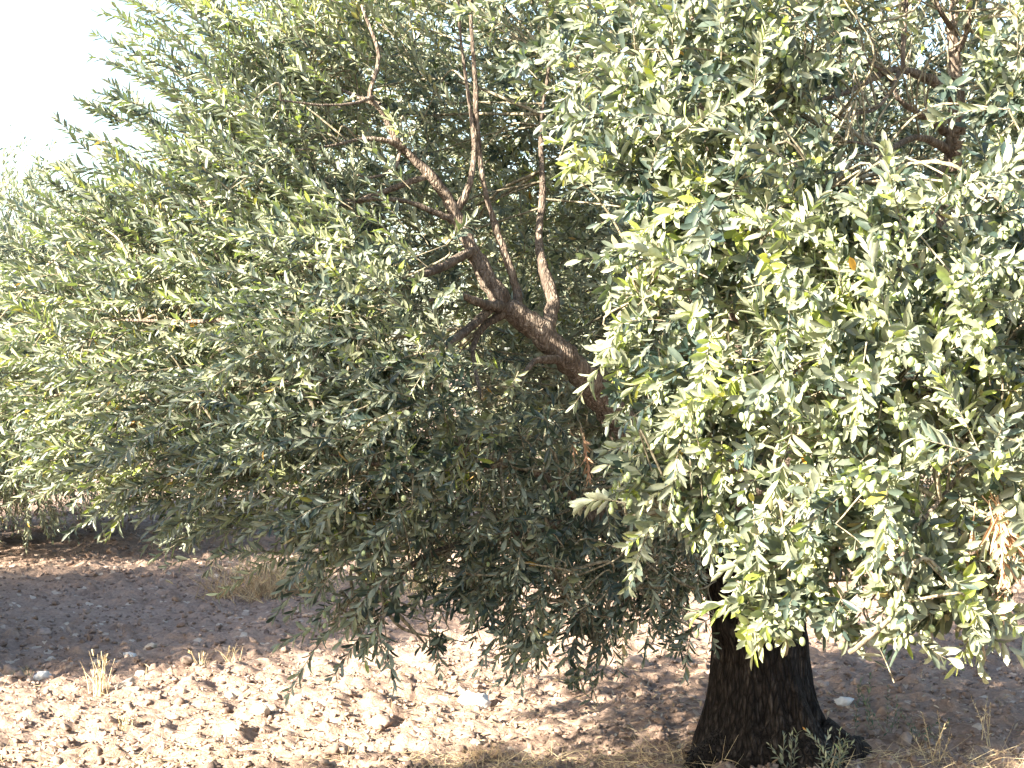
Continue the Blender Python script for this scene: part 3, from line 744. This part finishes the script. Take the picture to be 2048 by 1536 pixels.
# ------------------------------------------------------------------ the other orchard olive trees
def make_olive(loc, R, H, bottom, seed, label, nl=95, dens=105, group='olive trees of the orchard around the big one'):
    rr = np.random.default_rng(seed)
    root = empty('olive_tree', (0, 0, 0))
    tag(root, label, 'olive tree', group)
    b = MB(); tr = smooth_path([[0, 0, -.1, .36], [0, 0, .12, .26], [.02, 0, .5, .19], [.0, .03, .9, .17], [.02, 0, 1.15, .14]], 5)
    tube(b, tr, 24, .03, flute=flute, seed=seed); b.build('trunk', M_TRUNK, root)
    lf = MB(); tw = MB(); paths = []
    lb = MB()
    for k in range(6):
        a = k * 1.047 + rr.uniform(-.3, .3); e = R * rr.uniform(.5, .7)
        pts = [[0, 0, 1.0, .10], [math.cos(a) * e * .3, math.sin(a) * e * .3, 1.5, .07], [math.cos(a) * e * .7, math.sin(a) * e * .7, 2.0 + rr.uniform(0, .4), .045], [math.cos(a) * e, math.sin(a) * e, H * rr.uniform(.65, .8), .02]]
        P = smooth_path(pts, 5); paths.append(P); 
        l_ = MB(); tube(l_, P, 8, .05); l_.build('limb', M_BARK, root)
    A = np.vstack(paths)
    hz = (H - bottom) / 2; cz = bottom + hz
    for i in range(nl):
        u = nrm(rr.normal(size=3)); q = rr.uniform(.45, .82) if i > nl * .15 else rr.uniform(0, .4)
        c = np.array([u[0] * R * q, u[1] * R * q, cz + u[2] * hz * q])
        r_ = R * rr.uniform(.18, .30)
        n = int(dens * (r_ / .5) ** 2)
        dirs = nrm(rr.normal(size=(n, 3)))
        O = c + dirs * (r_ * rr.uniform(.1, 1, n) ** .5)[:, None]
        D = .6 * nrm(O - np.array([0, 0, cz])) + .4 * dirs + .3 * rr.normal(size=(n, 3))
        D[:, 2] -= np.where(O[:, 2] < cz - .3, .5, 0)
        ok = O[:, 2] > .35; O = O[ok]; D = D[ok]; n = len(O)
        if n < 2: continue
        add_shoots(lf, tw, O, D, rr.uniform(.16, .34, n), .027, .07, .0185, rr, droop=.35, simple_leaf=True, tone_c=np.full(n, rr.normal(0, .08)), twig_r=.002)
        a_ = A[np.argmin(np.linalg.norm(A[:, :3] - c, axis=1))]
        tube(tw, smooth_path([[*a_[:3], .012], [*((a_[:3] + c) / 2 + rr.normal(0, .06, 3)), .009], [*c, .005]], 4), 4)
    lf.build('crown', M_LEAF, root); tw.build('twigs', M_TWIG, root)
    root.location = (loc[0], loc[1], float(gz(loc[0], loc[1])))
    return root
def copy_tree(root, loc, rot, sc, label):
    c = root.copy(); col.objects.link(c)
    for ch in root.children:
        k = ch.copy(); col.objects.link(k); k.parent = c
    c.location = (loc[0], loc[1], float(gz(loc[0], loc[1]))); c.rotation_euler = (0, 0, rot); c.scale = (sc, sc, sc)
    c['label'] = label
    return c
t2 = make_olive((-4.9, 17.0), 3.2, 3.1, .5, 41, 'olive tree behind the big one, its crown cut by the left photo edge')
copy_tree(t2, (2.2, 17.5), 2.1, 1.0, 'olive tree in the row behind, seen only through gaps of the big crown')
copy_tree(t2, (6.5, 14.5), 4.0, 1.0, 'olive tree behind the big one, low dark foliage showing at the right photo edge')
copy_tree(t2, (-6.1, 10.0), 1.1, .93, 'neighbouring olive tree left of the big one, its shade lying across the soil')
make_olive((-3.4, 3.25), 2.0, 3.15, .9, 57, 'small unseen olive tree left of the camera, added to shade the foot of the trunk', nl=60, dens=120)  # out of view, added and sized to shade the hanging skirt and trunk

# ------------------------------------------------------------------ dry grass, weeds, suckers
def blades(mb, O, D, L, w, bend, r, tone):
    n = len(O); D = nrm(D); S = nrm(np.cross(D, nrm(r.normal(size=(n, 3)))))
    B = nrm(r.normal(size=(n, 3))); K = 5; t = np.linspace(0, 1, K)
    C = O[:, None] + D[:, None] * (L[:, None, None] * t[None, :, None]) + B[:, None] * ((bend * L)[:, None, None] * (t ** 2)[None, :, None])
    C[:, :, 2] -= (np.abs(bend) * L)[:, None] * t[None] ** 2 * .5
    W = (w[:, None] * (1 - .8 * t)[None])[..., None] * S[:, None]
    nn = np.cross(S, D)[:, None] * (w * .5)[:, None, None]
    V = np.stack([C - W, C + nn, C + W], 2)           # folded blade
    idx = np.arange(n * K * 3).reshape(n, K, 3)
    q1 = np.stack([idx[:, :-1, 0], idx[:, :-1, 1], idx[:, 1:, 1], idx[:, 1:, 0]], -1).reshape(-1, 4)
    q2 = np.stack([idx[:, :-1, 1], idx[:, :-1, 2], idx[:, 1:, 2], idx[:, 1:, 1]], -1).reshape(-1, 4)
    tq = np.repeat(tone, K - 1)
    mb.add(V.reshape(-1, 3), np.vstack([q1, q2]), None, tone=[np.concatenate([tq, tq])])

def gp(px, py):
    d = CAMH / ((py - HZ) / F); p = at(px, py, d); p[2] = float(gz(p[0], p[1])); return p

def tuft(px, py, h, spread, n, label, seed, name='dry_grass_tuft', cat='grass tuft', tilt=.25, tone=(.5, 1), mat=None, heads=True, w=.0022, group=None):
    rr = np.random.default_rng(seed); p = gp(px, py)
    b = MB()
    O = np.stack([rr.normal(0, spread, n), rr.normal(0, spread, n), np.full(n, -.01)], -1)
    D = np.stack([rr.normal(0, tilt, n), rr.normal(0, tilt, n), np.ones(n)], -1)
    L = h * rr.uniform(.45, 1.05, n)
    blades(b, O, D, L, np.full(n, w), rr.normal(0, .2, n), rr, rr.uniform(*tone, n))
    if heads:
        k = max(3, n // 5)
        T = O[:k] + nrm(D[:k]) * (L[:k] * .95)[:, None]
        for j in range(5):
            blades(b, T, D[:k] + rr.normal(0, .25, (k, 3)), np.full(k, h * .16), np.full(k, w * 1.6), rr.normal(0, .1, k), rr, rr.uniform(.6, 1, k))
    o = b.build(name, mat or M_STRAW, smooth=False)
    o.location = tuple(p)
    tag(o, label, cat, group); return o
tuft(200, 1385, .21, .018, 34, 'tall pale dry grass tuft at the edge of shade, leftmost and tallest', 1, tilt=.12)
tuft(402, 1345, .13, .015, 14, 'short dry grass tuft at the shade edge, middle of the three', 2, tilt=.3)
tuft(462, 1330, .13, .012, 14, 'short dry grass tuft at the shade edge, rightmost of the three', 3, tilt=.25)
tuft(250, 1450, .12, .02, 22, 'bleached dry grass tuft in the open sun below the tallest tuft', 4, tilt=.3)
tuft(60, 1348, .08, .05, 30, 'low grey weed tuft in the shade near the left photo edge', 5, name='weed_tuft', cat='weed', tilt=.6, mat=M_WEED, heads=False, tone=(.2, .9))
tuft(500, 1185, .34, .14, 300, 'tangled brown brush under the drooping branches, left of the middle', 6, name='dry_brush', cat='dry brush', tilt=.75, tone=(.0, .6), w=.0035)
tuft(600, 1178, .34, .12, 220, 'tangled brown brush, right half of the pair behind the skirt of leaves', 7, name='dry_brush', cat='dry brush', tilt=.75, tone=(.0, .55), w=.0035)
tuft(850, 1170, .30, .12, 180, 'yellowish dry brush glimpsed through the skirt of leaves in the middle', 8, name='dry_brush', cat='dry brush', tilt=.7, tone=(.2, .8), w=.0035)
tuft(975, 1495, .10, .05, 120, 'low dark purplish weed cushion on the sunlit soil left of the trunk', 9, name='weed_cushion', cat='weed', tilt=.9, tone=(.0, .25), heads=False, w=.002)
tuft(1420, 1190, .2, .1, 60, 'sparse dry brush in the shade just left of the trunk', 10, name='dry_brush', cat='dry brush', tilt=.6, tone=(.2, .7))

# straw litter lying at the bottom edge: uncountable
mb = MB(); rr = np.random.default_rng(91)
def straw_patch(px0, px1, py0, py1, n, hl=(.05, .16), up=.35):
    px = rr.uniform(px0, px1, n); py = rr.uniform(py0, py1, n)
    P = np.array([gp(a, b) for a, b in zip(px, py)])
    P[:, 2] += rr.uniform(0, .01, n)
    D = np.stack([rr.normal(0, 1, n), rr.normal(0, .6, n), np.abs(rr.normal(0, up, n))], -1)
    blades(mb, P, D, rr.uniform(hl[0], hl[1], n), np.full(n, .0014), rr.normal(0, .3, n), rr, rr.uniform(.1, .9, n))
straw_patch(820, 1450, 1500, 1600, 1500)
straw_patch(1640, 2048, 1510, 1600, 600)
straw_patch(0, 820, 1500, 1600, 350)
straw_patch(380, 900, 1130, 1200, 500, (.05, .15))
straw_patch(0, 1300, 1350, 1500, 260, (.03, .10), .2)
o = mb.build('straw_litter', M_STRAW, smooth=False)
tag(o, 'thin layer of dry straw littering the soil at the bottom edge', 'straw', kind='stuff')

def leafy_plant(px, py, h, ns, label, seed, mat, name, cat, ln=.035, wd=.011, tilt=.35, dead=False, sp=.02, group=None):
    rr = np.random.default_rng(seed); p = gp(px, py)
    root = empty(name, tuple(p)); tag(root, label, cat, group)
    lf = MB(); st = MB()
    O = np.stack([rr.normal(0, sp, ns), rr.normal(0, sp, ns), np.full(ns, -.01)], -1)
    D = np.stack([rr.normal(0, tilt, ns), rr.normal(0, tilt, ns), np.ones(ns)], -1)
    add_shoots(lf, st, O, D, h * rr.uniform(.5, 1.05, ns), .022, ln, wd, rr, droop=-.1 if not dead else .3, twig_r=.0018)
    lf.build('foliage', mat, root); st.build('stem', M_TWIG if not dead else M_STRAW, root)
    return root
leafy_plant(1578, 1560, .24, 4, 'slim grey-green olive sucker standing upright at the foot of the trunk', 1, M_LEAF, 'olive_sucker', 'sucker', ln=.04, wd=.010, tilt=.12)
leafy_plant(1650, 1560, .20, 12, 'bushy blue-green sucker clump at the right foot of the trunk', 2, M_LEAF, 'olive_sucker', 'sucker', ln=.035, wd=.012, tilt=.5, sp=.05)
leafy_plant(1735, 1480, .30, 3, 'thin grey weed on a tall stem right of the trunk', 3, M_WEED, 'tall_weed', 'weed', ln=.03, wd=.009, tilt=.12)
leafy_plant(1775, 1475, .20, 4, 'shorter grey weed beside the thin tall one, right of the trunk', 4, M_WEED, 'tall_weed', 'weed', ln=.025, wd=.008, tilt=.35)
leafy_plant(1870, 1530, .34, 5, 'dry straw-coloured bushy stalk near the lower right corner', 5, M_STRAW, 'dry_stalk', 'dry plant', ln=.02, wd=.006, tilt=.25, dead=True)
leafy_plant(1820, 1490, .16, 7, 'low olive-green weed between the trunk and the dry bushy stalk', 6, M_WEED, 'low_weed', 'weed', ln=.022, wd=.009, tilt=.6, sp=.05)
leafy_plant(1975, 1500, .22, 4, 'spindly dry weed at the right photo edge', 7, M_STRAW, 'dry_stalk', 'dry plant', ln=.02, wd=.006, tilt=.4, dead=True)
leafy_plant(1660, 1300, .28, 3, 'thin dark weed growing behind the trunk on its right', 8, M_WEED, 'tall_weed', 'weed', ln=.02, wd=.008, tilt=.3)

# fallen leaves under the crown: uncountable
rr = np.random.default_rng(123); mb = MB(); n = 4500
x = rr.normal(.6, 1.6, n); y = np.clip(rr.normal(8.3, 1.5, n), 7.0, 14)
P = np.stack([x, y, gz(x, y) + rr.uniform(.004, .014, n)], -1)
D = np.stack([rr.normal(0, 1, n), rr.normal(0, 1, n), rr.normal(0, .25, n)], -1)
Nn = np.stack([rr.normal(0, .35, n), rr.normal(0, .35, n), np.ones(n)], -1)
add_leaves(mb, P, D, Nn, rr.uniform(.035, .055, n), rr.uniform(.009, .013, n), rr.normal(0, .15, n), rr.uniform(0, 1, n))
o = mb.build('fallen_leaves', M_LITTER)
tag(o, 'fallen dry olive leaves strewn over the soil under the crown', 'fallen leaves', kind='stuff')
